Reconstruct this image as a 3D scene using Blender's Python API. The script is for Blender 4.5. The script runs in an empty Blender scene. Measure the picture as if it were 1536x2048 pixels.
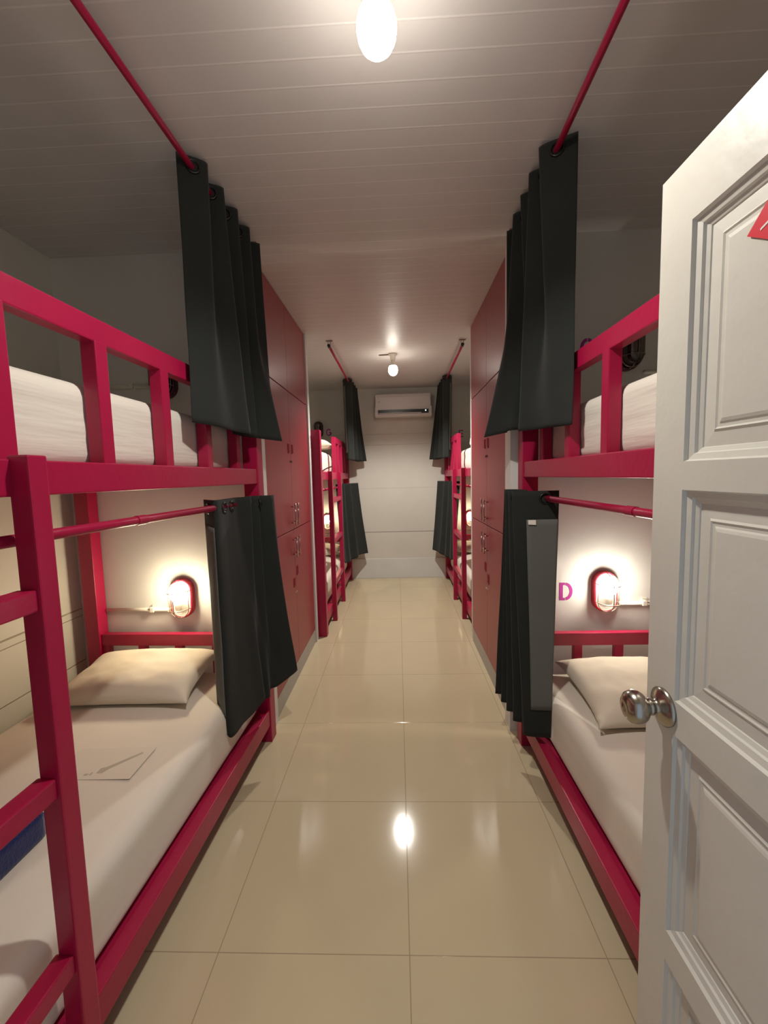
import bpy, bmesh, math, random
from mathutils import Vector, Matrix, noise
C = bpy.context.scene.collection
PI = math.pi
random.seed(4)

# ------------------------------------------------------------------ materials
def lin(c):
    return tuple(((v/255)/12.92 if v/255 <= .04045 else ((v/255+.055)/1.055)**2.4) for v in c) + (1,)

def mat(name, rgb, rough=.5, metal=0, bump=0, bscale=60, var=0, vscale=4, spec=.5, coat=0, sheen=0, bdetail=4, stretch=None):
    m = bpy.data.materials.new(name); m.use_nodes = True
    nt = m.node_tree; b = nt.nodes['Principled BSDF']
    b.inputs['Base Color'].default_value = lin(rgb)
    b.inputs['Roughness'].default_value = rough; b.inputs['Metallic'].default_value = metal
    b.inputs['Specular IOR Level'].default_value = spec
    b.inputs['Coat Weight'].default_value = coat; b.inputs['Coat Roughness'].default_value = .2
    b.inputs['Sheen Weight'].default_value = sheen
    tc = nt.nodes.new('ShaderNodeTexCoord'); src = tc.outputs['Object']
    if stretch:
        mp = nt.nodes.new('ShaderNodeMapping'); mp.inputs['Scale'].default_value = stretch
        nt.links.new(src, mp.inputs['Vector']); src = mp.outputs['Vector']
    if var:
        n = nt.nodes.new('ShaderNodeTexNoise'); n.inputs['Scale'].default_value = vscale; n.inputs['Detail'].default_value = 5
        nt.links.new(src, n.inputs['Vector'])
        mx = nt.nodes.new('ShaderNodeMix'); mx.data_type = 'RGBA'
        mx.inputs[6].default_value = lin(tuple(max(0, v*(1-var)) for v in rgb))
        mx.inputs[7].default_value = lin(tuple(min(255, v*(1+var)) for v in rgb))
        nt.links.new(n.outputs['Fac'], mx.inputs[0]); nt.links.new(mx.outputs[2], b.inputs['Base Color'])
    if bump:
        n2 = nt.nodes.new('ShaderNodeTexNoise'); n2.inputs['Scale'].default_value = bscale; n2.inputs['Detail'].default_value = bdetail
        nt.links.new(src, n2.inputs['Vector'])
        bp = nt.nodes.new('ShaderNodeBump'); bp.inputs['Strength'].default_value = bump; bp.inputs['Distance'].default_value = .01
        nt.links.new(n2.outputs['Fac'], bp.inputs['Height']); nt.links.new(bp.outputs['Normal'], b.inputs['Normal'])
    return m

def emis(name, rgb, strength):
    m = bpy.data.materials.new(name); m.use_nodes = True
    b = m.node_tree.nodes['Principled BSDF']
    b.inputs['Base Color'].default_value = (.8, .8, .8, 1)
    b.inputs['Emission Color'].default_value = rgb + (1,); b.inputs['Emission Strength'].default_value = strength
    return m

def thin_glass(name, rgb, gloss):
    m = bpy.data.materials.new(name); m.use_nodes = True
    nt = m.node_tree; nt.nodes.remove(nt.nodes['Principled BSDF']); out = nt.nodes['Material Output']
    t = nt.nodes.new('ShaderNodeBsdfTransparent'); t.inputs['Color'].default_value = rgb + (1,)
    g = nt.nodes.new('ShaderNodeBsdfGlossy'); g.inputs['Roughness'].default_value = .08
    mx = nt.nodes.new('ShaderNodeMixShader'); mx.inputs[0].default_value = gloss
    nt.links.new(t.outputs[0], mx.inputs[1]); nt.links.new(g.outputs[0], mx.inputs[2]); nt.links.new(mx.outputs[0], out.inputs[0])
    return m

def line_mask(nt, coord, period, offset, width):
    """1 near lines at offset + k*period"""
    def M(op, a, b=None):
        n = nt.nodes.new('ShaderNodeMath'); n.operation = op
        for i, v in enumerate((a, b)):
            if v is None: continue
            if isinstance(v, (int, float)): n.inputs[i].default_value = v
            else: nt.links.new(v, n.inputs[i])
        return n.outputs[0]
    t = M('DIVIDE', M('SUBTRACT', coord, offset), period)
    f = M('ABSOLUTE', M('SUBTRACT', M('FRACT', M('ADD', t, .5)), .5))
    d = M('MULTIPLY', f, period)
    r = nt.nodes.new('ShaderNodeMapRange'); r.inputs[1].default_value = width*.4; r.inputs[2].default_value = width
    r.inputs[3].default_value = 1; r.inputs[4].default_value = 0
    nt.links.new(d, r.inputs[0]); return r.outputs[0]

def lined(name, rgb, linergb, lines, rough=.5, bumpdist=.004, bumpstr=.6, noisebump=.05, spec=.5, invert=False, var=.03):
    """surface with straight grooves; lines = [(axis, period, offset, width)] in world coordinates (objects sit at the origin)"""
    m = mat(name, rgb, rough, var=var, vscale=3, spec=spec)
    nt = m.node_tree; b = nt.nodes['Principled BSDF']
    tc = nt.nodes.new('ShaderNodeTexCoord'); sp = nt.nodes.new('ShaderNodeSeparateXYZ'); nt.links.new(tc.outputs['Object'], sp.inputs[0])
    fac = None
    for ax, per, off, w in lines:
        o = line_mask(nt, sp.outputs['XYZ'.index(ax)], per, off, w)
        if fac is None: fac = o
        else:
            n = nt.nodes.new('ShaderNodeMath'); n.operation = 'MAXIMUM'; nt.links.new(fac, n.inputs[0]); nt.links.new(o, n.inputs[1]); fac = n.outputs[0]
    old = b.inputs['Base Color'].links[0].from_socket
    mx = nt.nodes.new('ShaderNodeMix'); mx.data_type = 'RGBA'; nt.links.new(fac, mx.inputs[0]); nt.links.new(old, mx.inputs[6]); mx.inputs[7].default_value = lin(linergb)
    nt.links.new(mx.outputs[2], b.inputs['Base Color'])
    nn = nt.nodes.new('ShaderNodeTexNoise'); nn.inputs['Scale'].default_value = 45; nn.inputs['Detail'].default_value = 6; nt.links.new(tc.outputs['Object'], nn.inputs['Vector'])
    b0 = nt.nodes.new('ShaderNodeBump'); b0.inputs['Strength'].default_value = noisebump; b0.inputs['Distance'].default_value = .005; nt.links.new(nn.outputs['Fac'], b0.inputs['Height'])
    b1 = nt.nodes.new('ShaderNodeBump'); b1.inputs['Strength'].default_value = bumpstr; b1.inputs['Distance'].default_value = bumpdist; b1.invert = not invert
    nt.links.new(fac, b1.inputs['Height']); nt.links.new(b0.outputs[0], b1.inputs['Normal']); nt.links.new(b1.outputs[0], b.inputs['Normal'])
    return m

M_red = mat('magenta_red_gloss_paint', (165, 19, 64), .36, bump=.1, bscale=35, var=.05, spec=.45)
M_locker = mat('wine_red_laminate', (150, 44, 54), .36, bump=.03, bscale=90, var=.04, spec=.5)
M_lockerseam = mat('dark_red_gap', (96, 22, 32), .6)
M_white = mat('white_board_paint', (214, 214, 208), .5, var=.04, bump=.06, bscale=30)
M_plinth = mat('grey_plinth_board', (178, 176, 166), .5, var=.04)
M_floor = lined('beige_porcelain_tile', (204, 189, 155), (164, 147, 118), [('X', .6, .0034, .002), ('Y', .6, 1.1426-.6, .002)], rough=.085, bumpdist=.001, bumpstr=.25, noisebump=.004, spec=.4, var=.025)
M_ceil = lined('ceiling_plank_white', (214, 209, 205), (228, 223, 219), [('Y', .0863, 1.389, .004)], rough=.42, bumpdist=.0012, bumpstr=.35, noisebump=.04, invert=True)  # seam lines coloured lighter, painting in the light their edges catch
M_wall = mat('offwhite_wall_paint', (224, 222, 216), .6, bump=.06, bscale=40, var=.02)
M_wallback = lined('offwhite_block_wall', (212, 208, 196), (150, 147, 138), [('Z', 10, .672, .007), ('Z', 10, 1.305, .0012), ('Z', 10, 1.92, .0016), ('Z', 10, 2.07, .0016)], rough=.6, noisebump=.12)
M_wallside = lined('offwhite_side_wall', (216, 212, 198), (160, 150, 128), [('Z', 10, .755, .006), ('Z', 10, .715, .003), ('Z', 10, .45, .004)], rough=.6, noisebump=.08)
M_curtain = mat('charcoal_blackout_cloth', (42, 45, 42), .8, bump=.25, bscale=380, var=.12, vscale=7, sheen=.1, spec=.12)
M_lining = mat('grey_lining_cloth', (104, 106, 100), .85, bump=.15, bscale=300, var=.05, spec=.2)
M_black = mat('black_plastic', (16, 15, 18), .35)
M_sheet = mat('white_cotton_sheet', (228, 220, 204), .85, bump=.12, bscale=14, var=.02, spec=.2, sheen=.1)
M_sheet_upper = mat('creased_white_sheet', (226, 219, 206), .85, bump=.55, bscale=1.0, spec=.2, sheen=.1, stretch=(3, 2.2, 26), bdetail=3)
M_pillow = mat('cream_cotton_pillow', (226, 216, 194), .85, bump=.18, bscale=12, var=.03, spec=.2, sheen=.1)
M_print = mat('faded_sheet_print', (224, 216, 200), .85)
M_printink = mat('faded_grey_ink', (186, 178, 160), .85)
M_blue = mat('navy_blanket_cloth', (6, 28, 88), .9, bump=.3, bscale=160, sheen=.3, var=.1)
M_door = mat('white_door_gloss', (214, 210, 198), .38, bump=.12, bscale=22, var=.025, spec=.45)
M_steel = mat('brushed_steel', (172, 164, 152), .24, metal=1, bump=.02, bscale=200)
M_chrome = mat('dull_chrome', (190, 170, 165), .25, metal=1)
M_sticker = mat('red_vinyl', (214, 42, 56), .4)
M_stickerwhite = mat('white_vinyl', (236, 228, 222), .4)
M_letter = mat('magenta_stencil_paint', (176, 46, 148), .6)
M_lampbase = mat('crimson_lamp_housing', (178, 30, 50), .4, spec=.5)
M_lampbase_shaded = mat('crimson_lamp_housing_shaded', (70, 14, 24), .4)  # same red paint as the lit housings, with shade painted into the colour
M_wire = mat('grey_cage_wire', (150, 130, 118), .4, metal=.7)
M_conduit = mat('cream_pvc', (226, 222, 206), .4)
M_ac = mat('aircon_white_plastic', (214, 208, 202), .35)
M_acslot = mat('aircon_dark_slot', (14, 14, 20), .3)
M_glass = thin_glass('clear_lamp_glass', (.97, .97, .96), .09)
M_darkglass = thin_glass('unlit_lamp_glass', (.5, .42, .42), .14)  # same clear glass, its colour darkened to paint in the unlit look
M_holder = mat('white_lamp_holder', (222, 214, 200), .4)
M_reflector = mat('grey_lamp_reflector', (120, 112, 104), .5)
M_bulb_main = emis('lit_bulb', (1, .93, .83), 46)
M_bulb_far = emis('lit_bulb_far', (1, .92, .80), 30)
M_bulb_off = mat('frosted_bulb', (120, 100, 96), .3)
M_bunk_left = emis('lit_bunk_bulb_warm', (1, .86, .60), 125)
M_bunk_right = emis('lit_bunk_bulb', (1, .93, .80), 118)
M_bunk_far = emis('lit_bunk_bulb_distant', (1, .87, .60), 110)
M_led = emis('aircon_led', (.7, .8, 1), 6)
M_tag = mat('white_care_tag', (228, 224, 210), .7)
M_keyhole = mat('dark_metal', (60, 30, 34), .4, metal=.5)

# ------------------------------------------------------------------ mesh helpers
def obj(name, bm, m, parent=None, smooth=False):
    me = bpy.data.meshes.new(name); bm.normal_update(); bm.to_mesh(me); bm.free()
    for mm in (m if isinstance(m, (list, tuple)) else [m]): me.materials.append(mm)
    if smooth:
        for p in me.polygons: p.use_smooth = True
    o = bpy.data.objects.new(name, me); C.objects.link(o)
    if parent: o.parent = parent
    return o

def tag(o, label, cat, group=None):
    o['label'] = label; o['category'] = cat
    if group: o['group'] = group
    return o

def thing(name, label, cat, loc=(0, 0, 0), rotz=0, group=None):
    o = bpy.data.objects.new(name, None); C.objects.link(o); o.empty_display_size = .1
    o.location = loc; o.rotation_euler = (0, 0, rotz)
    return tag(o, label, cat, group)

def struct(name, bm, m, parent=None, label=None, smooth=False):
    o = obj(name, bm, m, parent, smooth); o['kind'] = 'structure'
    if label: o['label'] = label
    return o

def box(bm, x0, x1, y0, y1, z0, z1, bev=0, seg=2):
    if x0 > x1: x0, x1 = x1, x0
    if y0 > y1: y0, y1 = y1, y0
    g = bmesh.ops.create_cube(bm, size=1)
    vs = g['verts']
    for v in vs:
        v.co = Vector((x0+(v.co.x+.5)*(x1-x0), y0+(v.co.y+.5)*(y1-y0), z0+(v.co.z+.5)*(z1-z0)))
    if bev:
        es = list({e for v in vs for e in v.link_edges})
        bmesh.ops.bevel(bm, geom=es, offset=bev, segments=seg, affect='EDGES', profile=.6)
    return bm

def bx(*a, **k): return box(bmesh.new(), *a, **k)

def tube(bm, pts, r, n=12, cap=True):
    pts = [Vector(p) for p in pts]; rings = []
    ref = None
    for i, p in enumerate(pts):
        a = pts[max(0, i-1)]; b = pts[min(len(pts)-1, i+1)]
        d = (b-a).normalized()
        if ref is None:
            ref = d.orthogonal().normalized()
        ref = (ref - d*ref.dot(d)).normalized(); q = d.cross(ref)
        rr = r[i] if isinstance(r, (list, tuple)) else r
        rings.append([bm.verts.new(p + (ref*math.cos(2*PI*k/n)+q*math.sin(2*PI*k/n))*rr) for k in range(n)])
    for a, b in zip(rings, rings[1:]):
        for k in range(n): bm.faces.new((a[k], a[(k+1) % n], b[(k+1) % n], b[k]))
    if cap:
        bm.faces.new(rings[0][::-1]); bm.faces.new(rings[-1])
    return bm

def lathe(bm, prof, origin, axis, n=28):
    """prof = [(distance along axis, radius)]"""
    axis = Vector(axis).normalized(); o = Vector(origin)
    return tube(bm, [o+axis*t for t, r in prof], [max(r, 1e-4) for t, r in prof], n)

def torus(bm, c, axis, R, r, n=20, k=8):
    axis = Vector(axis).normalized(); a = axis.orthogonal().normalized(); b = axis.cross(a); c = Vector(c)
    rings = []
    for i in range(n):
        t = 2*PI*i/n; d = a*math.cos(t)+b*math.sin(t)
        rings.append([bm.verts.new(c+d*R+(d*math.cos(2*PI*j/k)+axis*math.sin(2*PI*j/k))*r) for j in range(k)])
    for i in range(n):
        A = rings[i]; B = rings[(i+1) % n]
        for j in range(k): bm.faces.new((A[j], A[(j+1) % k], B[(j+1) % k], B[j]))
    return bm

def prism(bm, pts, axis, a0, a1):
    """2D polygon extruded along an axis ('X': pts are y,z; 'Y': x,z; 'Z': x,y)"""
    def P(p, a):
        return {'X': (a, p[0], p[1]), 'Y': (p[0], a, p[1]), 'Z': (p[0], p[1], a)}[axis]
    A = [bm.verts.new(P(p, a0)) for p in pts]; B = [bm.verts.new(P(p, a1)) for p in pts]
    n = len(pts)
    for i in range(n): bm.faces.new((A[i], A[(i+1) % n], B[(i+1) % n], B[i]))
    bm.faces.new(A[::-1]); bm.faces.new(B)
    bmesh.ops.recalc_face_normals(bm, faces=bm.faces[:])
    return bm

def grid_mesh(bm, rows, closed=False):
    V = [[bm.verts.new(p) for p in r] for r in rows]
    for a, b in zip(V, V[1:]):
        for i in range(len(a)-1): bm.faces.new((a[i], a[i+1], b[i+1], b[i]))
    return V

def catmull(pts, n):
    P = [Vector(p) for p in pts]; out = []
    m = len(P)-1
    for k in range(n):
        t = k/(n-1)*m; i = min(int(t), m-1); f = t-i
        p0 = P[max(i-1, 0)]; p1 = P[i]; p2 = P[i+1]; p3 = P[min(i+2, m)]
        out.append(.5*((2*p1)+(p2-p0)*f+(2*p0-5*p1+4*p2-p3)*f*f+(3*p1-p0-3*p2+p3)*f**3))
    return out

# ------------------------------------------------------------------ camera
f_px, pitch, yaw, roll, camh = 819.390, .0874053, -.0354543, -.0258256, 1.47786
fw = Vector((math.sin(yaw)*math.cos(pitch), math.cos(yaw)*math.cos(pitch), -math.sin(pitch)))
rt = Vector((math.cos(yaw), -math.sin(yaw), 0)); up = rt.cross(fw)
r2 = rt*math.cos(roll)+up*math.sin(roll); u2 = -rt*math.sin(roll)+up*math.cos(roll)
cd = bpy.data.cameras.new('camera'); cam = bpy.data.objects.new('camera', cd); C.objects.link(cam)
cd.sensor_fit = 'VERTICAL'; cd.sensor_height = 24; cd.lens = f_px/2048*24; cd.clip_start = .02
mw = Matrix((r2, u2, -fw)).transposed().to_4x4(); mw.translation = Vector((0, 0, camh)); cam.matrix_world = mw
bpy.context.scene.camera = cam

# ------------------------------------------------------------------ room shell
XL, XR, YB, ZC = -1.86, 1.745, 5.87, 2.70
struct('floor', bx(XL-.1, XR+.1, -.16, YB+.1, -.1, 0), M_floor)
struct('ceiling', bx(XL-.1, XR+.1, -.16, YB+.1, ZC, ZC+.1), M_ceil)
struct('wall_left', bx(XL-.1, XL, -.16, YB+.1, 0, ZC), M_wallside)
struct('wall_right', bx(XR, XR+.1, -.16, YB+.1, 0, ZC), M_wallside)
struct('wall_back', bx(XL, XR, YB, YB+.1, 0, ZC), M_wallback)
bm = bmesh.new(); box(bm, XL, -.34, -.16, -.04, 0, ZC); box(bm, .56, XR, -.16, -.04, 0, ZC); box(bm, -.34, .56, -.16, -.04, 2.04, ZC)
struct('wall_front', bm, M_wall)
struct('baseboard_back', bx(XL, XR, YB-.018, YB, 0, .285, bev=.004), M_white)
# partition boards either side of the lockers
PN0, PNR, PN1, PF0, PF1 = 2.275, 2.257, 2.365, 3.565, 3.635
struct('wall_left_near_divider', bx(XL, -.762, PN0, PN1, 0, ZC), M_wall)
struct('wall_right_near_divider', bx(.612, XR, PNR, PN1, 0, ZC), M_wall)
struct('wall_left_far_divider', bx(XL, -.760, PF0, PF1, 0, ZC), M_white)
struct('wall_right_far_divider', bx(.642, XR, PF0, PF1, 0, ZC), M_white)
bm = bmesh.new()
box(bm, -.38, -.34, -.17, -.03, 0, 2.04, bev=.004); box(bm, .56, .60, -.17, -.03, 0, 2.04, bev=.004); box(bm, -.38, .60, -.17, -.03, 2.04, 2.08, bev=.004)
struct('trim_1', bm, M_door, label='white door frame around the entrance')

# ------------------------------------------------------------------ door, open at ninety degrees
DX, DY0, DY1, DZ0, DZ1 = .502, .004, .824, .012, 2.0
door = bpy.data.objects.new('door_1', None); C.objects.link(door); door['kind'] = 'structure'
door['label'] = 'white panelled door standing open at the right with a steel knob'; door['category'] = 'door'
PZ = [(1.49, 1.892), (1.05, 1.44), (.583, .985), (.10, .52)]
PY0, PY1 = .086, .742
bm = bmesh.new()
box(bm, DX, DX+.04, PY1, DY1, DZ0, DZ1); box(bm, DX, DX+.04, DY0, PY0, DZ0, DZ1)
zs = [DZ1] + [z for a, b in PZ for z in (b, a)] + [DZ0]
for i in range(0, len(zs), 2): box(bm, DX, DX+.04, PY0, PY1, zs[i+1], zs[i])
obj('door_frame', bm, M_door, door)
def ring_loft(bm, rects):
    """rects: list of (x, y0, y1, z0, z1) lofted, last one capped"""
    R = []
    for x, y0, y1, z0, z1 in rects:
        R.append([bm.verts.new((x, a, b)) for a, b in ((y0, z0), (y1, z0), (y1, z1), (y0, z1))])
    for A, B in zip(R, R[1:]):
        for k in range(4): bm.faces.new((A[k], A[(k+1) % 4], B[(k+1) % 4], B[k]))
    bm.faces.new(R[-1])
for (a, b) in PZ:
    bm = bmesh.new()
    def ins(d, x): return (x, PY0+d, PY1-d, a+d, b-d)
    ring_loft(bm, [ins(0, DX+.001), ins(.003, DX+.006), ins(.013, DX+.009), ins(.015, DX+.013), ins(.022, DX+.016), ins(.023, DX+.018), ins(.046, DX+.0165),
                   ins(.050, DX+.0140), ins(.053, DX+.0160), ins(.058, DX+.0160), ins(.061, DX+.0140), ins(.066, DX+.0125)])
    # the back face of the same panel
    ring_loft(bm, [ins(0, DX+.039), ins(.02, DX+.026), ins(.046, DX+.026), ins(.060, DX+.031)])
    bmesh.ops.recalc_face_normals(bm, faces=bm.faces[:])
    obj('door_panel', bm, M_door, door)
KY, KZ = .770, 1.022
kn = obj('door_knob', lathe(bmesh.new(), [(-.001, .020), (0, .036), (.004, .0365), (.008, .030), (.013, .021), (.017, .0135), (.024, .0125), (.025, .0155), (.029, .0155), (.031, .013),
       (.035, .018), (.041, .026), (.048, .0305), (.056, .0315), (.066, .028), (.072, .021), (.075, .012), (.0745, .009), (.071, .007), (.070, .0)], (DX, KY, KZ), (-1, 0, 0), 36), M_steel, door, True)
kn['label'] = 'round steel door knob'
bm = bmesh.new(); box(bm, DX+.04, DX+.075, KY-.02, KY+.02, KZ-.02, KZ+.02, bev=.012); obj('back_knob', bm, M_steel, door)
for hz in (.25, 1.0, 1.78): obj('hinge', tube(bmesh.new(), [(DX+.047, .003, hz-.04), (DX+.047, .003, hz+.04)], .006), M_steel, door)
# red sticker on the top panel
bm = bmesh.new(); prism(bm, [(.532, 1.99-.11), (.604, 1.842), (.640, 1.808), (.618, 1.794), (.60, 1.782), (.57, 1.772), (.53, 1.766), (.47, 1.775), (.45, 1.86)], 'X', DX+.0085, DX+.0102)
st = obj('door_sticker', bm, M_sticker, None); tag(st, 'red sticker with a thin white line on the top door panel', 'sticker')
bm = bmesh.new(); prism(bm, [(.617, 1.803), (.5, 1.843), (.5, 1.847), (.617, 1.806)], 'X', DX+.0078, DX+.0087); obj('white_line', bm, M_stickerwhite, st)

# ------------------------------------------------------------------ bunk beds
BL, BW = 2.17, 1.045
def bunk(label, s, xf, y0, rot=0, lad=(.09, .742), gs=(.765, 1.065, 1.365, 1.665, 1.965), gu=.052):
    """s=+1 right of the aisle, -1 left; local u runs from the aisle to the wall"""
    t = thing('bunk_bed', label, 'bunk bed', (xf, y0, 0), rot, 'red timber bunk beds')
    def P(name, u0, u1, v0, v1, z0, z1, bev=.004): return obj(name, bx(s*u0, s*u1, v0, v1, z0, z1, bev=bev), M_red, t)
    for u in (0, BW-.08):
        for v in (0, BL-.075): P('post', u-.004 if u == 0 else u, u+.078, v, v+.075, 0, 1.905)
    for z0, z1 in ((.10, .19), (1.455, 1.532)):
        P('side_rail', .002, .050, .074, BL-.074, z0, z1); P('side_rail', BW-.055, BW-.012, .074, BL-.074, z0, z1)
        P('end_rail', .077, BW-.079, .018, .058, z0, z1); P('end_rail', .077, BW-.079, BL-.058, BL-.018, z0, z1)
        obj('platform_board', bx(s*.049, s*(BW-.054), .059, BL-.059, z1-.03, z1-.012), M_red, t)
    # guard fence of the upper bunk
    P('guard_rail', gu, gu+.042, gs[0], BL-.074, 1.868, 1.935)
    for g in gs: P('baluster', gu-.002, gu+.042, g, g+.046, 1.525, 1.872, .003)
    # low headboard of the lower bunk
    P('headboard_rail', .077, BW-.079, BL-.062, BL-.022, .555, .622)
    for k in range(4): P('headboard_baluster', .30+.215*k-.022, .30+.215*k+.022, BL-.058, BL-.026, .188, .557, .003)
    # ladder
    for v in lad: P('ladder_post', -.036, .010, v, v+.046, 0, 1.540)
    for z in (.395, .82, 1.238): P('ladder_rung', -.028, .016, lad[0]+.044, lad[1]+.002, z-.024, z+.022)
    return t
LROT = -.0297
BXL, BYL = -.806, .070
def left_world(u, v):          # point of the slightly turned left bed
    c, s_ = math.cos(LROT), math.sin(LROT)
    return (BXL + c*(-u) - s_*v, BYL + s_*(-u) + c*v)
bunk('magenta red bunk bed at the front left with its ladder by the camera', -1, BXL, BYL, LROT)
bunk('magenta red bunk bed at the front right behind the open white door', 1, .640, .030, gs=(.765, 1.02, 1.355, 1.655, 1.955))
bunk('small looking red bunk bed at the far left by the back wall', -1, -.692, 3.68, 0, (.42, 1.07), (.98, 1.25, 1.52, 1.79, 2.04), .008)
bunk('small looking red bunk bed at the far right by the back wall', 1, .666, 3.68, 0, (.42, 1.07), (.98, 1.25, 1.52, 1.79, 2.04), .008)

# ------------------------------------------------------------------ mattresses, pillows
def rounded_slab(sx, sy, sz, r, nx, ny, nz, wr=.0, seed=0, dome=.0):
    bm = bmesh.new(); vs = {}
    def V(i, j, k):
        key = (i, j, k)
        if key not in vs:
            p = Vector((i/nx*sx, j/ny*sy, k/nz*sz))
            # concentrate points near the borders
            q = Vector((min(max(p.x, r), sx-r), min(max(p.y, r), sy-r), min(max(p.z, r), sz-r)))
            d = p-q
            if d.length > 1e-6: p = q+d.normalized()*r
            if dome: p.z += dome*(1-abs(2*p.x/sx-1)**3)*(1-abs(2*p.y/sy-1)**6)*(p.z/sz)
            if wr:
                s = noise.noise(Vector((p.x*3+seed, p.y*1.6, p.z*16+seed)))+.5*noise.noise(Vector((p.x*7+seed, p.y*3.5+9, p.z*40)))
                side = 1-min(1, p.z/sz*.4)
                p += Vector((-.5 if p.x < sx/2 else .5, 0, .25))*s*wr*side
            vs[key] = bm.verts.new(p)
        return vs[key]
    def F(a, b, c, d): bm.faces.new((a, b, c, d))
    for i in range(nx):
        for j in range(ny):
            F(V(i, j, nz), V(i+1, j, nz), V(i+1, j+1, nz), V(i, j+1, nz)); F(V(i, j, 0), V(i, j+1, 0), V(i+1, j+1, 0), V(i+1, j, 0))
    for i in range(nx):
        for k in range(nz):
            F(V(i, 0, k), V(i+1, 0, k), V(i+1, 0, k+1), V(i, 0, k+1)); F(V(i, ny, k), V(i, ny, k+1), V(i+1, ny, k+1), V(i+1, ny, k))
    for j in range(ny):
        for k in range(nz):
            F(V(0, j, k), V(0, j, k+1), V(0, j+1, k+1), V(0, j+1, k)); F(V(nx, j, k), V(nx, j+1, k), V(nx, j+1, k+1), V(nx, j, k+1))
    bmesh.ops.recalc_face_normals(bm, faces=bm.faces[:])
    return bm

def mattress(label, s, xf, y0, rot, lower, seed):
    if lower: u0, u1, v0, v1, z0, z1 = .056, BW-.06, .085, 2.085, .180, .425
    else: u0, u1, v0, v1, z0, z1 = .100, BW-.06, .10, 2.07, 1.521, 1.760
    bm = rounded_slab(u1-u0, v1-v0, z1-z0, .045, 44, 70, 12, .007 if lower else .010, seed, .012)
    for v in bm.verts: v.co = Vector((s*(v.co.x+u0), v.co.y+v0, v.co.z+z0))
    if s < 0: bmesh.ops.reverse_faces(bm, faces=bm.faces[:])
    o = obj('mattress', bm, M_sheet if lower else M_sheet_upper, None, True); o.location = (xf, y0, 0); o.rotation_euler = (0, 0, rot)
    return tag(o, label, 'mattress', 'white sheeted mattresses')
mL = mattress('white sheeted mattress on the lower bunk at the front left', -1, BXL, BYL, LROT, True, 1)
mattress('white sheeted mattress on the upper bunk at the front left', -1, BXL, BYL, LROT, False, 2)
mattress('white sheeted mattress on the lower bunk at the front right below the wall letter D', 1, .640, .030, 0, True, 3)
mattress('wrinkled white mattress on the upper bunk at the front right beside the door', 1, .640, .030, 0, False, 8)
mattress('white mattress on the lower bunk at the far left', -1, -.692, 3.68, 0, True, 5)
mFL = mattress('white mattress with black piping on the upper bunk at the far left', -1, -.692, 3.68, 0, False, 6)
mattress('white mattress on the lower bunk at the far right', 1, .666, 3.68, 0, True, 7)
mattress('white mattress on the upper bunk at the far right', 1, .666, 3.68, 0, False, 8)
# black piping on the aisle side of the far left upper mattress
pp = [(-.125, 1.08, 1.757), (-.104, 1.16, 1.742), (-.097, 1.235, 1.722), (-.096, 1.255, 1.68), (-.096, 1.25, 1.61), (-.098, 1.235, 1.56), (-.110, 1.22, 1.535)]
o = obj('piping', tube(bmesh.new(), catmull(pp, 40), .0075, 8), M_black, mFL, True)
pp = [(-.098, .62, 1.548), (-.096, .80, 1.572), (-.096, 1.0, 1.592), (-.095, 1.25, 1.612)]
obj('piping', tube(bmesh.new(), catmull(pp, 30), .005, 8), M_black, mFL, True)
# faded print on the sheet
pr = obj('sheet_print', rounded_slab(.30, .17, .0014, .0005, 4, 4, 1), M_print, mL); pr.location = (-.50, 1.235, .4365); pr.rotation_euler = (0, 0, .05)
bm = bmesh.new(); prism(bm, [(.16, .03), (.18, .03), (.19, .05), (.268, .135), (.262, .142), (.178, .062), (.16, .055)], 'Z', .0014, .0020); box(bm, .12, .135, .02, .028, .0014, .0020); box(bm, .14, .146, .02, .034, .0014, .0020)
obj('ink_mark', bm, M_printink, pr)

def pillow_bm(sx, sy, h, seed=0):
    bm = bmesh.new(); n = 44; top = []; bot = []
    for side in (1, -1):
        rows = []
        for j in range(n+1):
            r = []
            for i in range(n+1):
                a = -1+2*i/n; b = -1+2*j/n
                a2 = math.sin(a*PI/2)*.5+a*.5; b2 = math.sin(b*PI/2)*.5+b*.5
                t = max(0, (1-a2**4)*(1-b2**4))**.55
                x = a2*sx/2*(1-.07*(1-abs(b2)**2.2)*abs(a2)**3+.03*abs(b2)**6); y = b2*sy/2*(1-.08*(1-abs(a2)**2.2)*abs(b2)**3+.03*abs(a2)**6)
                w = noise.noise(Vector((a2*2.2+seed, b2*2.2, seed)))*.014+noise.noise(Vector((a2*6+seed, b2*4, seed+3)))*.005
                z = side*(h/2*t*(1+.1*noise.noise(Vector((a2*1.4, b2*1.4, seed+5))))+w*t*.8+.001)
                if side < 0: z *= .55
                r.append((x, y, z))
            rows.append(r)
        V = grid_mesh(bm, rows)
    bmesh.ops.remove_doubles(bm, verts=bm.verts[:], dist=.0025)
    bmesh.ops.recalc_face_normals(bm, faces=bm.faces[:])
    return bm
def pillow(label, loc, rot, size=(.63, .42, .15), seed=0):
    o = obj('pillow', pillow_bm(*size, seed), M_pillow, None, True); o.location = loc; o.rotation_euler = rot
    return tag(o, label, 'pillow', 'white pillows on the bunks')
pillow('cream pillow on the lower front left bunk below a lit lamp', (-1.325, 1.955, .497), (.13, 0, .03), (.66, .42, .15), 1)
pillow('cream pillow on the lower front right bunk partly behind the door', (1.10, 1.81, .485), (.05, -.03, -.05), (.62, .52, .15), 4)
pillow('small white pillow on the lower far left bunk', (-1.10, 5.50, .49), (.1, 0, 0), (.6, .4, .14), 6)
pillow('small white pillow on the lower far right bunk', (1.06, 5.50, .49), (.1, 0, 0), (.6, .4, .14), 7)
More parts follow.
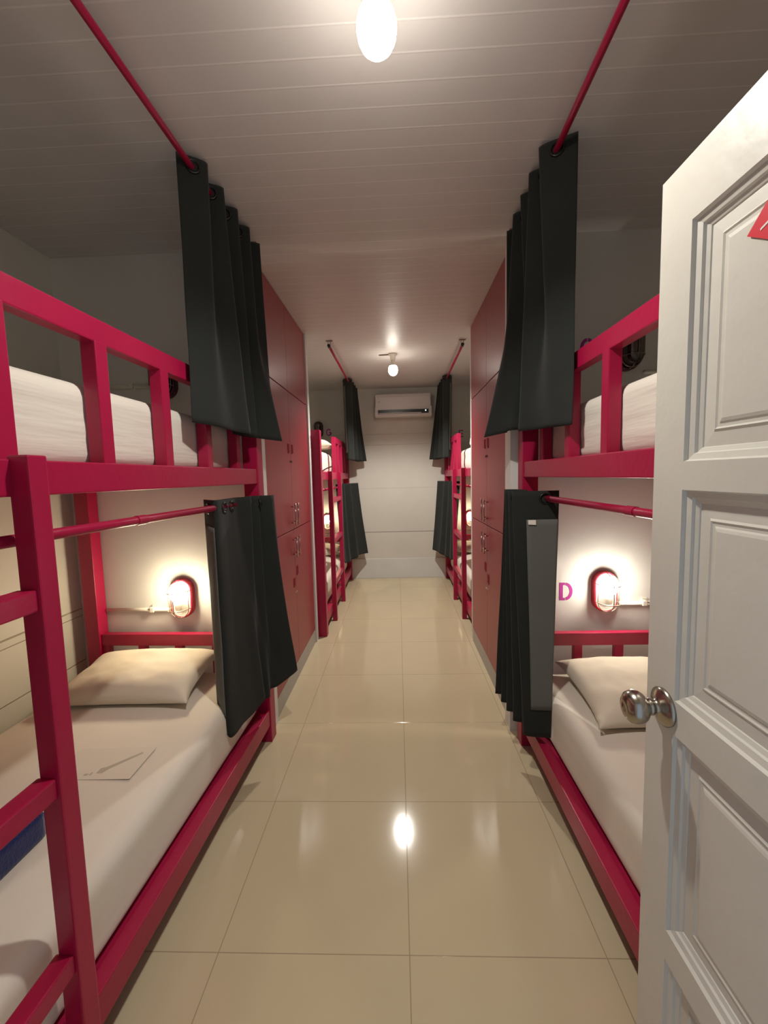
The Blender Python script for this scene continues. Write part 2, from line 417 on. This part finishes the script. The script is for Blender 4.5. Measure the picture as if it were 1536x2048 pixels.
pillow('cream pillow on the upper far left bunk behind the black piping', (-1.06, 4.75, 1.838), (.0, 0, .1), (.62, .42, .16), 9)
# crumpled quilt on the far right upper bunk
bm = rounded_slab(.75, .75, .16, .07, 40, 40, 8)
for v in bm.verts:
    n_ = noise.noise(Vector((v.co.x*5, v.co.y*5, v.co.z*9)))+.6*noise.noise(Vector((v.co.x*12, v.co.y*9, v.co.z*18+4)))
    v.co += Vector((.02, .02, .05*v.co.z/.16))*n_
o = obj('quilt', bm, M_sheet, None, True); o.location = (.80, 3.86, 1.764); tag(o, 'crumpled white quilt on the upper far right bunk', 'quilt')
# navy blanket folded at the foot of the lower left bunk
bl = obj('blanket', rounded_slab(.42, .42, .078, .010, 24, 24, 8, .002, 3), M_blue, None, True); bl.location = (-1.50, .695, .437); bl.rotation_euler = (0, 0, -.03)
tag(bl, 'folded navy blue blanket at the foot of the front left lower bunk', 'blanket')

# ------------------------------------------------------------------ curtain rods
def rod(label, p0, p1, r, brackets, joints, group, sup=None):
    t = thing('curtain_rod', label, 'curtain rod', ((p0[0]+p1[0])/2, (p0[1]+p1[1])/2, p0[2]), 0, group)
    o = Vector(t.location); L = lambda p: Vector(p)-o
    A, B = Vector(p0), Vector(p1)
    obj('pole', tube(bmesh.new(), [A-o, B-o], r, 14), M_red, t, True)
    d = (B-A).normalized()
    for e, sg in ((A, -1), (B, 1)):
        obj('end_cap', tube(bmesh.new(), [e-o-d*.012, e-o+d*.012], r*1.18, 14), M_black, t)
    for k in joints:
        c = A.lerp(B, k)-o; obj('joint', tube(bmesh.new(), [c-d*.022, c+d*.022], r*1.14, 14), M_red, t)
    for k in brackets:
        c = A.lerp(B, k)-o
        bm = bmesh.new(); box(bm, c.x-.03, c.x+.03, c.y-.012, c.y+.012, ZC-o.z-.004, ZC-o.z)
        for sx in (-1, 1): box(bm, c.x+sx*r*.9-.002, c.x+sx*r*.9+.002, c.y-.006, c.y+.006, -r, ZC-o.z-.003)
        box(bm, c.x-r, c.x+r, c.y-.006, c.y+.006, -r-.004, -r)
        obj('bracket', bm, M_wire, t)
    return t
GU, GL = 'red curtain rods under the ceiling', 'red curtain rods below the upper bunks'
ZR = 2.65
rod('thin red rod on the ceiling above the front left bunk', (-.778, .10, ZR), (-.733, 2.25, ZR), .0115, (.06, .985), (.33,), GU)
rod('thin red rod on the ceiling above the front right bunk', (.572, .10, ZR), (.622, 2.24, ZR), .0115, (.06, .985), (.36,), GU)
rod('short looking red rod on the ceiling above the far left bunk', (-.588, 3.76, ZR), (-.578, 5.86, ZR), .0115, (.01, .97), (), GU)
rod('short looking red rod on the ceiling above the far right bunk', (.616, 3.86, ZR), (.632, 5.86, ZR), .0115, (.01, .97), (), GU)
ZL = 1.356
a = left_world(.052, .079); b = left_world(.058, BL-.079)
rod('red rod across the opening of the front left lower bunk', (a[0], a[1], ZL+.004), (b[0], b[1], ZL), .0135, (), (.56,), GL)
rod('red rod across the opening of the front right lower bunk', (.692, .112, ZL), (.684, 2.118, ZL), .0135, (), (.555,), GL)
rod('dark looking rod across the far left lower bunk', (-.742, 3.766, ZL), (-.742, 5.764, ZL), .0125, (), (), GL)
rod('dark looking rod across the far right lower bunk', (.715, 3.766, ZL), (.715, 5.764, ZL), .0125, (), (), GL)

# ------------------------------------------------------------------ curtains
def curtain(label, top, bot, zt, zb, rodx, zrod, rings, group, lining=None, care=None, inward=1, sag=.0):
    """top/bot: matching control points in plan; zb: one hem height per control point"""
    t = thing('curtain', label, 'curtain', (top[0][0], top[0][1], zb[0] if isinstance(zb, list) else zb), 0, group); o = Vector(t.location)
    NU, NV = 24*(len(top)-1)//2+1, 44
    T = catmull([(p[0], p[1], 0) for p in top], NU)
    zl = zb if isinstance(zb, list) else [zb]*len(top)
    B = catmull([(p[0], p[1], z) for p, z in zip(bot, zl)], NU)
    def pt(i, f):
        a = T[i]; b = B[i]; g = f**1.15
        x = a.x+(b.x-a.x)*g; y = a.y+(b.y-a.y)*g; z = zt+(b.z-zt)*f
        w = noise.noise(Vector((x*9, y*9, z*3)))*.006*f
        return Vector((x+w, y+w*.5, z))
    rows = [[pt(i, j/NV)-o for i in range(NU)] for j in range(NV+1)]
    bm = bmesh.new(); grid_mesh(bm, rows)
    c = obj('cloth', bm, M_curtain, t, True); md = c.modifiers.new('thickness', 'SOLIDIFY'); md.thickness = .003; md.offset = 0
    if lining:
        i0, i1, f0, f1, sgn = lining
        rr = []
        for j in range(int(f0*NV), int(f1*NV)+1):
            r = []
            for i in range(i0, i1+1):
                p = pt(i, j/NV); q = pt(min(i+1, NU-1), j/NV); q0 = pt(max(i-1, 0), j/NV)
                d = (q-q0); nrm = Vector((d.y, -d.x, 0)).normalized()*sgn
                r.append(p+nrm*.0045-o)
            rr.append(r)
        bm = bmesh.new(); grid_mesh(bm, rr)
        l = obj('lining', bm, M_lining, t, True); l['label'] = 'grey lining'
        md = l.modifiers.new('thickness', 'SOLIDIFY'); md.thickness = .002; md.offset = 0
        if care:
            p = pt(care[0], f0); q = pt(care[0]+care[1], f0); d = (q-p).normalized(); nrm = Vector((d.y, -d.x, 0)).normalized()*sgn
            bm = bmesh.new(); a_ = p+nrm*.008-o; b_ = a_+d*.034
            vs = [bm.verts.new(v) for v in (a_, b_, b_+Vector((0, 0, -.02))+nrm*.004, a_+Vector((0, 0, -.022))+nrm*.004)]
            bm.faces.new(vs); k = obj('care_tag', bm, M_tag, t); k['label'] = 'white care tag'
            md = k.modifiers.new('thickness', 'SOLIDIFY'); md.thickness = .001
    f = (zt-zrod)/(zt-B[0].z)
    for i in rings:
        p = pt(i, f); q = pt(min(i+1, NU-1), f); q0 = pt(max(i-1, 0), f); d = q-q0
        nrm = Vector((d.y, -d.x, 0)).normalized()
        bm = bmesh.new(); torus(bm, p-o, nrm, .021, .0055)
        for sg in (-1, 1): torus(bm, p-o+nrm*.0035*sg, nrm, .0225, .0045)
        obj('grommet', bm, M_black, t, True)
    return t
def zig(p0, p1, n, amp0, amp1, first=-1):
    """fold line from p0 to p1 with n half folds, offset square to the line"""
    a = Vector(p0); b = Vector(p1); d = (b-a).normalized(); nrm = Vector((d.y, -d.x)); out = []
    for i in range(n+1):
        s_ = first*(-1)**i; am = amp0+(amp1-amp0)*i/n
        out.append(tuple(a.lerp(b, i/n)+nrm*s_*am))
    return out
GC, GCL = 'charcoal curtains hanging from the ceiling rods', 'charcoal curtains of the lower bunks'
# front left, upper (normal (d.y,-d.x) points to +x, the aisle)
top = zig((-.746, 1.588), (-.728, 2.20), 9, .042, .046, -1)
bot = [(-.788, 1.590), (-.742, 1.70), (-.722, 1.82), (-.695, 1.945), (-.795, 1.985), (-.690, 2.03), (-.795, 2.075), (-.690, 2.12), (-.605, 2.165), (-.66, 2.205)]
curtain('charcoal curtain hanging from the ceiling rod at the front left upper bunk', top, bot, 2.685, [1.705, 1.70, 1.695, 1.69, 1.70, 1.685, 1.70, 1.685, 1.675, 1.69], None, ZR, (6, 18, 30, 42, 54, 66, 78), GC)
# front right, upper
top = zig((.606, 1.597), (.620, 2.19), 9, -.052, -.045, -1)
top = [(.672, 1.597)] + top[1:]
bot = [(.668, 1.61), (.645, 1.73), (.600, 1.86), (.565, 1.95), (.675, 1.985), (.665, 2.05), (.56, 2.06), (.52, 2.10), (.455, 2.18), (.58, 2.205)]
curtain('charcoal curtain hanging from the ceiling rod at the front right upper bunk', top, bot, 2.685, [1.655, 1.66, 1.665, 1.67, 1.69, 1.69, 1.685, 1.675, 1.665, 1.69], None, ZR, (6, 18, 30, 42, 54, 66, 78), GC)
# front left, lower
top = [(-.892, 1.850), (-.806, 1.768), (-.800, 1.860), (-.800, 1.930), (-.795, 1.995), (-.745, 2.045), (-.790, 2.085), (-.728, 2.11), (-.762, 2.135), (-.688, 2.15), (-.672, 2.19)]
bot = [(-.868, 1.815), (-.800, 1.760), (-.772, 1.86), (-.742, 1.95), (-.715, 2.02), (-.76, 2.05), (-.715, 2.085), (-.725, 2.13), (-.690, 2.16), (-.600, 2.235), (-.64, 2.225)]
curtain('charcoal curtain with flared tail at the front left lower bunk beside the pillow', top, bot, 1.392, [.40, .30, .305, .315, .34, .315, .31, .33, .335, .385, .40], None, ZL, (6, 22, 35, 66, 88), GCL, (2, 11, .115, .93, 1))
# front right, lower: the end panel turns its lined back to the door
top = [(.738, 1.905), (.535, 1.925), (.610, 1.985), (.540, 2.02), (.640, 2.05), (.540, 2.08), (.640, 2.11), (.550, 2.13), (.620, 2.15), (.56, 2.18)]
bot = [(.688, 1.845), (.580, 1.885), (.615, 1.945), (.555, 1.98), (.620, 2.01), (.540, 2.05), (.600, 2.085), (.525, 2.115), (.59, 2.145), (.510, 2.18)]
curtain('charcoal curtain showing its grey lining at the front right lower bunk', top, bot, 1.392, [.235, .225, .24, .24, .255, .25, .26, .26, .27, .27], None, ZL, (4, 18, 30, 42, 54), GCL, (0, 8, .115, .895, -1), (6, 1))
# far ones
top = [(-.655, 5.20), (-.605, 5.12)] + zig((-.583, 5.2), (-.570, 5.80), 7, .042, .045, 1); bot = [(-.645, 5.22), (-.60, 5.15)] + zig((-.575, 5.22), (-.49, 5.80), 7, .03, .08, 1)
curtain('small looking charcoal curtain at the far left upper bunk beside the air conditioner', top, bot, 2.685, 1.69, None, ZR, (6, 18), GC, (1, 9, .1, .93, 1))
top = [(.695, 5.20), (.645, 5.12)] + zig((.622, 5.2), (.612, 5.80), 7, -.042, -.045, 1); bot = [(.675, 5.22), (.63, 5.15)] + zig((.605, 5.22), (.50, 5.80), 7, -.03, -.08, 1)
curtain('small looking charcoal curtain at the far right upper bunk beside the air conditioner', top, bot, 2.685, 1.69, None, ZR, (6, 18), GC, (1, 9, .1, .93, -1))
top = [(-.775, 5.10), (-.705, 5.16), (-.76, 5.26), (-.70, 5.34), (-.73, 5.42), (-.64, 5.50), (-.66, 5.58), (-.555, 5.72)]
bot = [(-.725, 5.08), (-.69, 5.14), (-.70, 5.26), (-.655, 5.34), (-.65, 5.42), (-.565, 5.50), (-.56, 5.58), (-.445, 5.72)]
curtain('dark curtain at the far left lower bunk', top, bot, 1.392, [.44, .38, .36, .35, .37, .38, .40, .40], None, ZL, (6, 18), GCL)
top = [(.765, 5.10), (.675, 5.16), (.73, 5.26), (.66, 5.34), (.69, 5.42), (.62, 5.50), (.63, 5.58), (.55, 5.72)]
bot = [(.690, 5.08), (.640, 5.14), (.65, 5.26), (.60, 5.34), (.60, 5.42), (.54, 5.50), (.54, 5.58), (.465, 5.72)]
curtain('dark curtain at the far right lower bunk', top, bot, 1.392, [.42, .40, .40, .40, .40, .42, .42, .43], None, ZL, (6, 18), GCL)

# ------------------------------------------------------------------ lockers
def locker(label, s, xf):
    y0, y1, ym = PN1+.004, PF0-.004, 2.966
    t = thing('locker', label, 'locker', (xf, (y0+y1)/2, 0), 0, 'wine red lockers'); oy = (y0+y1)/2
    w = 1.02
    obj('carcass', bx(s*.020, s*w, y0-oy, y1-oy, .12, ZC-.004), M_lockerseam, t)
    obj('plinth', bx(s*.001, s*w, y0-oy, y1-oy, 0, .1195), M_plinth, t)
    g = .0016
    for z0, z1, hz in ((.122, 1.1015, (.905, 1.055)), (1.1075, 2.0985, (1.137, 1.297)), (2.1045, ZC-.004, None)):
        for a_, b_, hy, kx in ((y0, ym, ym-.042, -1), (ym, y1, ym+.042, 1)):
            d = obj('locker_door', bx(0, s*.019, a_+g*.5-oy, b_-g*.5-oy, z0, z1, bev=.0015, seg=1), M_locker, t)
            if hz:
                bm = bmesh.new(); hx = -s*.030
                tube(bm, [(hx, hy-oy, hz[0]), (hx, hy-oy, hz[1])], .0052, 10)
                for q in (.022, hz[1]-hz[0]-.022): tube(bm, [(0, hy-oy, hz[0]+q), (hx, hy-oy, hz[0]+q)], .0042, 8)
                h = obj('handle', bm, M_chrome, d, True); h['label'] = 'thin steel bar handle'
                zc = 1.69 if z0 > 1 else .72 if kx < 0 else .79
                bm = bmesh.new(); cy = ym+kx*.05-oy
                box(bm, -s*.004, 0, cy-.018, cy+.018, zc-.034, zc-.028); box(bm, -s*.004, 0, cy-.018, cy-.013, zc-.034, zc+.034); box(bm, -s*.004, 0, cy+.013, cy+.018, zc-.034, zc+.034)
                obj('label_holder', bm, M_locker, d)
                zk = 1.60 if z0 > 1 else .635
                obj('lock', tube(bmesh.new(), [(0, ym+kx*.02-oy, zk), (-s*.004, ym+kx*.02-oy, zk)], .008, 12), M_chrome if z0 < 1 else M_keyhole, d)
    return t
locker('tall wine red locker on the left of the aisle', -1, -.772)
locker('tall wine red locker on the right of the aisle', 1, .636)

# ------------------------------------------------------------------ bulkhead wall lamps
def stadium(w, h, n=12):
    r = w/2; c = h/2-r; out = []
    for i in range(n+1): t = PI*i/n; out.append((r*math.cos(t), c+r*math.sin(t)))
    for i in range(n+1): t = PI+PI*i/n; out.append((r*math.cos(t), -c+r*math.sin(t)))
    return out
def loft_stadium(bm, secs, cap=True):
    """secs: (y, w, h) ; faces towards -y"""
    R = []
    for y, w, h in secs: R.append([bm.verts.new((x, y, z)) for x, z in stadium(w, h)])
    n = len(R[0])
    for A, B in zip(R, R[1:]):
        for k in range(n): bm.faces.new((A[k], A[(k+1) % n], B[(k+1) % n], B[k]))
    if cap: bm.faces.new(R[-1][::-1])
    return bm
def bulkhead(label, x, y, z, lit, bulbmat, housing):
    t = thing('wall_lamp', label, 'lamp', (x, y, z), 0, 'caged bulkhead wall lamps')
    bm = bmesh.new(); loft_stadium(bm, [(0, .126, .225), (-.030, .126, .225), (-.038, .120, .219), (-.040, .110, .208), (-.039, .106, .204)], False); bmesh.ops.recalc_face_normals(bm, faces=bm.faces[:])
    obj('housing', bm, housing, t)
    bm = bmesh.new(); loft_stadium(bm, [(-.0388, .107, .205), (-.030, .102, .200), (-.024, .08, .175)]); bmesh.ops.recalc_face_normals(bm, faces=bm.faces[:])
    obj('reflector', bm, M_reflector if lit else housing, t)
    bm = bmesh.new(); loft_stadium(bm, [(-.038, .104, .200), (-.062, .101, .195), (-.088, .094, .186), (-.108, .076, .162), (-.117, .046, .115)]); bmesh.ops.recalc_face_normals(bm, faces=bm.faces[:])
    obj('glass_cover', bm, M_glass if lit else M_darkglass, t, True)
    bm = bmesh.new()
    st_ = [(px, -.062, pz) for px, pz in stadium(.108, .205)]; tube(bm, st_+[st_[0]], .0026, 6, False)
    tube(bm, catmull([(0, -.040, -.106), (0, -.075, -.098), (0, -.116, -.060), (0, -.122, 0), (0, -.116, .060), (0, -.075, .098), (0, -.040, .106)], 30), .0026, 6)
    for zz in (-.050, .050): tube(bm, catmull([(-.057, -.040, zz), (-.053, -.078, zz), (-.032, -.114, zz), (0, -.122, zz), (.032, -.114, zz), (.053, -.078, zz), (.057, -.040, zz)], 24), .0026, 6)
    obj('cage', bm, M_wire, t, True)
    bm = bmesh.new(); lathe(bm, [(-.045, .004), (-.043, .020), (-.02, .026), (.004, .026), (.018, .030), (.036, .029), (.052, .021), (.060, .006)], (0, -.066, .020), (0, 0, 1), 20)
    if lit:
        obj('bulb', lathe(bmesh.new(), [(-.022, .016), (-.014, .026), (.002, .036), (.026, .040), (.050, .037), (.068, .025), (.076, .005)], (0, -.072, .016), (0, 0, 1), 20), bulbmat, t, True); bm.free()
        obj('lamp_socket', lathe(bmesh.new(), [(-.055, .016), (-.02, .020), (.004, .020), (.006, .010)], (0, -.068, .002), (0, 0, 1), 16), M_holder, t, True)
    else:
        obj('bulb', bm, M_bulb_off, t, True)
    return t
bulkhead('lit caged wall lamp above the front left lower bunk', -1.247, PN0, .812, True, M_bunk_left, M_lampbase)
bulkhead('lit caged wall lamp right of the wall letter D', 1.118, PNR, .818, True, M_bunk_right, M_lampbase)
bulkhead('unlit dark wall lamp behind the front left upper guard rail', -1.262, PN0, 2.045, False, None, M_lampbase_shaded)
bulkhead('unlit dark wall lamp behind the front right upper guard rail', 1.210, PNR, 2.105, False, None, M_lampbase_shaded)
bulkhead('lit wall lamp glowing over the far left lower bunk', -1.02, YB, .84, True, M_bunk_far, M_lampbase)
bulkhead('lit wall lamp glowing over the far right lower bunk', 1.02, YB, .84, True, M_bunk_far, M_lampbase)
bulkhead('unlit dark wall lamp just above the far left bed post', -1.105, YB, 2.16, False, None, M_lampbase_shaded)

def conduit(label, x0, x1, y, z, clip):
    bm = bmesh.new(); tube(bm, [(x0, y-.013, z), (x1, y-.013, z)], .0105, 12)
    t = obj('cable_conduit', bm, M_conduit, None, True); tag(t, label, 'conduit', 'cream cable conduits on the walls')
    bm = bmesh.new(); box(bm, clip-.012, clip+.012, y-.028, y, z-.0145, z+.0145, bev=.003); box(bm, clip-.006, clip+.02, y-.006, y, z+.014, z+.026); box(bm, clip-.02, clip+.006, y-.006, y, z-.024, z-.014)
    obj('clip', bm, M_conduit, t)
conduit('cream conduit left of the lit front left lower lamp', -1.70, -1.305, PN0, .745, -1.43)
conduit('cream conduit right of the lit front right lower lamp', 1.20, 1.74, PNR, .748, 1.335)
conduit('cream conduit beside the unlit front left upper lamp', -1.70, -1.345, PN0, 2.005, -1.45)
conduit('cream conduit beside the unlit front right upper lamp', 1.30, 1.74, PNR, 1.985, 1.5)

# ------------------------------------------------------------------ stencilled letters
def strokes(bm, polys, y): 
    for p in polys: prism(bm, p, 'Y', y-.0012, y-.0002)
def arc(cx, cz, ra, rb, t0, t1, w, n=14):
    o_ = [(cx+ra*math.cos(math.radians(t0+(t1-t0)*i/n)), cz+rb*math.sin(math.radians(t0+(t1-t0)*i/n))) for i in range(n+1)]
    i_ = [(cx+(ra-w)*math.cos(math.radians(t0+(t1-t0)*i/n)), cz+(rb-w)*math.sin(math.radians(t0+(t1-t0)*i/n))) for i in range(n+1)]
    return o_+i_[::-1]
def rect(x0, x1, z0, z1): return [(x0, z0), (x1, z0), (x1, z1), (x0, z1)]
H2 = .05; W2 = .036; w = .019
LET = {
 'D': [rect(-W2, -W2+w, -H2, H2), rect(-W2+w-.0002, -.006, H2-.014, H2), rect(-W2+w-.0002, -.006, -H2, -H2+.014), arc(-.004, 0, .040, H2, -86, 86, .016)],
 'C': [arc(0, 0, W2+.002, H2, 94, 305, w*.9), arc(0, 0, W2+.002, H2, 40, 86, w*.9)],
 'G': [arc(0, 0, W2+.002, H2, 35, 330, w*.8), rect(.002, W2+.002, -.012, .002), rect(W2-.012, W2+.002, -.04, .0)],
 'E': [rect(-W2+.004, -W2+w, -H2, H2), rect(-W2+w+.003, W2-.006, H2-.014, H2), rect(-W2+w+.003, W2-.012, -.007, .007), rect(-W2+w+.003, W2-.006, -H2, -H2+.014)],
 'A': [[(-.040, -H2), (-.022, -H2), (-.002, H2), (-.014, H2)], [(.040, -H2), (.022, -H2), (.002, H2), (.014, H2)], rect(-.014, .014, -.024, -.010)],
 'B': [rect(-W2, -W2+w, -H2, H2), arc(-.012, .025, .042, .025, -88, 88, .014), arc(-.012, -.025, .046, .026, -88, 88, .014), rect(-W2+w+.003, -.010, H2-.013, H2), rect(-W2+w+.003, -.010, -.007, .007), rect(-W2+w+.003, -.010, -H2, -H2+.013)]}
def letter(ch, label, x, y, z):
    bm = bmesh.new(); strokes(bm, LET[ch], 0)
    o = obj('painted_letter', bm, M_letter); o.location = (x, y, z); tag(o, label, 'letter', 'stencilled bunk letters')
letter('D', 'magenta stencilled letter D left of a lit wall lamp', .918, PNR, .815)
letter('C', 'dark magenta stencilled letter C above the front right guard rail', 1.012, PNR, 2.122)
letter('B', 'magenta stencilled letter beside the front left lower curtain edge', -1.046, PN0, .795)
letter('A', 'dark stencilled letter mostly hidden behind the front left upper curtain', -1.085, PN0, 1.95)
letter('G', 'dark stencilled letter G above the far left upper bunk', -.965, YB, 2.118)
letter('E', 'dark stencilled letter E above the far right upper bunk', .905, YB, 2.045)

# ------------------------------------------------------------------ ceiling bulbs
def ceiling_bulb(label, x, y, m, power):
    t = thing('ceiling_lamp', label, 'lamp', (x, y, ZC), 0, 'bare bulbs on the ceiling')
    obj('lamp_holder', lathe(bmesh.new(), [(0, .045), (-.012, .045), (-.018, .030), (-.055, .026), (-.062, .024)], (0, 0, 0), (0, 0, 1), 24), M_holder, t, True)
    obj('bulb_collar', lathe(bmesh.new(), [(-.060, .020), (-.075, .021), (-.105, .030), (-.118, .037)], (0, 0, 0), (0, 0, 1), 28), M_holder, t, True)
    obj('bulb', lathe(bmesh.new(), [(-.1165, .036), (-.130, .043), (-.146, .0475), (-.163, .0480), (-.180, .045), (-.195, .038), (-.206, .027), (-.212, .014), (-.214, .002)], (0, 0, 0), (0, 0, 1), 32), m, t, True)
    bm = bmesh.new(); tube(bm, [(0, 0, -.006), (-.14, .01, -.006)], .006, 8); obj('cable_stub', bm, M_wire, t)
    ld = bpy.data.lights.new('bulb_light', 'SPOT'); ld.energy = power; ld.color = (1, .965, .90); ld.spot_size = math.radians(152); ld.spot_blend = .5; ld.shadow_soft_size = .03
    lo = bpy.data.objects.new('bulb_light', ld); C.objects.link(lo); lo.parent = t; lo.location = (0, 0, -.222)
ceiling_bulb('large glowing bare bulb on the ceiling nearest the camera', -.026, 1.075, M_bulb_main, 44)
ceiling_bulb('small glowing bare bulb on the ceiling in front of the air conditioner', -.022, 4.25, M_bulb_far, 122)

# ------------------------------------------------------------------ air conditioner
t = thing('air_conditioner', 'white split air conditioner on the back wall above the aisle end', 'air conditioner', (.096, YB, 2.44))
prof = [(0, -.150), (0, .155), (-.02, .158), (-.165, .155), (-.190, .140), (-.200, .10), (-.205, -.07), (-.212, -.10), (-.207, -.145), (-.18, -.160), (-.04, -.158)]
bm = bmesh.new(); prism(bm, prof, 'X', -.375, .375)
for e in [e for e in bm.edges if abs(e.verts[0].co.x-e.verts[1].co.x) < 1e-6]: pass
bmesh.ops.bevel(bm, geom=[e for e in bm.edges if abs(e.verts[0].co.x-e.verts[1].co.x) < 1e-6], offset=.006, segments=2, affect='EDGES')
obj('body', bm, M_ac, t)
obj('side_cap', bx(-.388, -.368, -.208, -.002, -.155, -.03, bev=.008), M_ac, t); obj('side_cap', bx(.368, .388, -.208, -.002, -.155, -.03, bev=.008), M_ac, t)
bm = bmesh.new(); box(bm, -.343, .343, -.2165, -.205, -.124, -.070, bev=.002); obj('air_slot', bm, M_acslot, t)
bm = bmesh.new(); box(bm, -.334, .245, -.222, -.213, -.1205, -.111, bev=.002); obj('louvre', bm, M_ac, t)
bm = bmesh.new(); lathe(bm, [(0, .0075), (.003, .0065), (.004, .002)], (.303, -.2165, -.088), (0, -1, 0), 14); k = obj('indicator_light', bm, M_led, t); k['label'] = 'blue white indicator light'
obj('badge', bx(-.335, -.315, -.2025, -.1985, .035, .045), M_wire, t)

# ------------------------------------------------------------------ light from the hallway behind the camera
wd = bpy.data.worlds.new('hallway_daylight'); bpy.context.scene.world = wd; wd.use_nodes = True
bg = wd.node_tree.nodes['Background']; bg.inputs['Color'].default_value = (.62, .80, 1, 1); bg.inputs['Strength'].default_value = .6

sc = bpy.context.scene
sc.view_settings.view_transform = 'Standard'; sc.view_settings.look = 'None'
sc.view_settings.gamma = 1; sc.view_settings.use_curve_mapping = False; sc.view_settings.exposure = 0.2
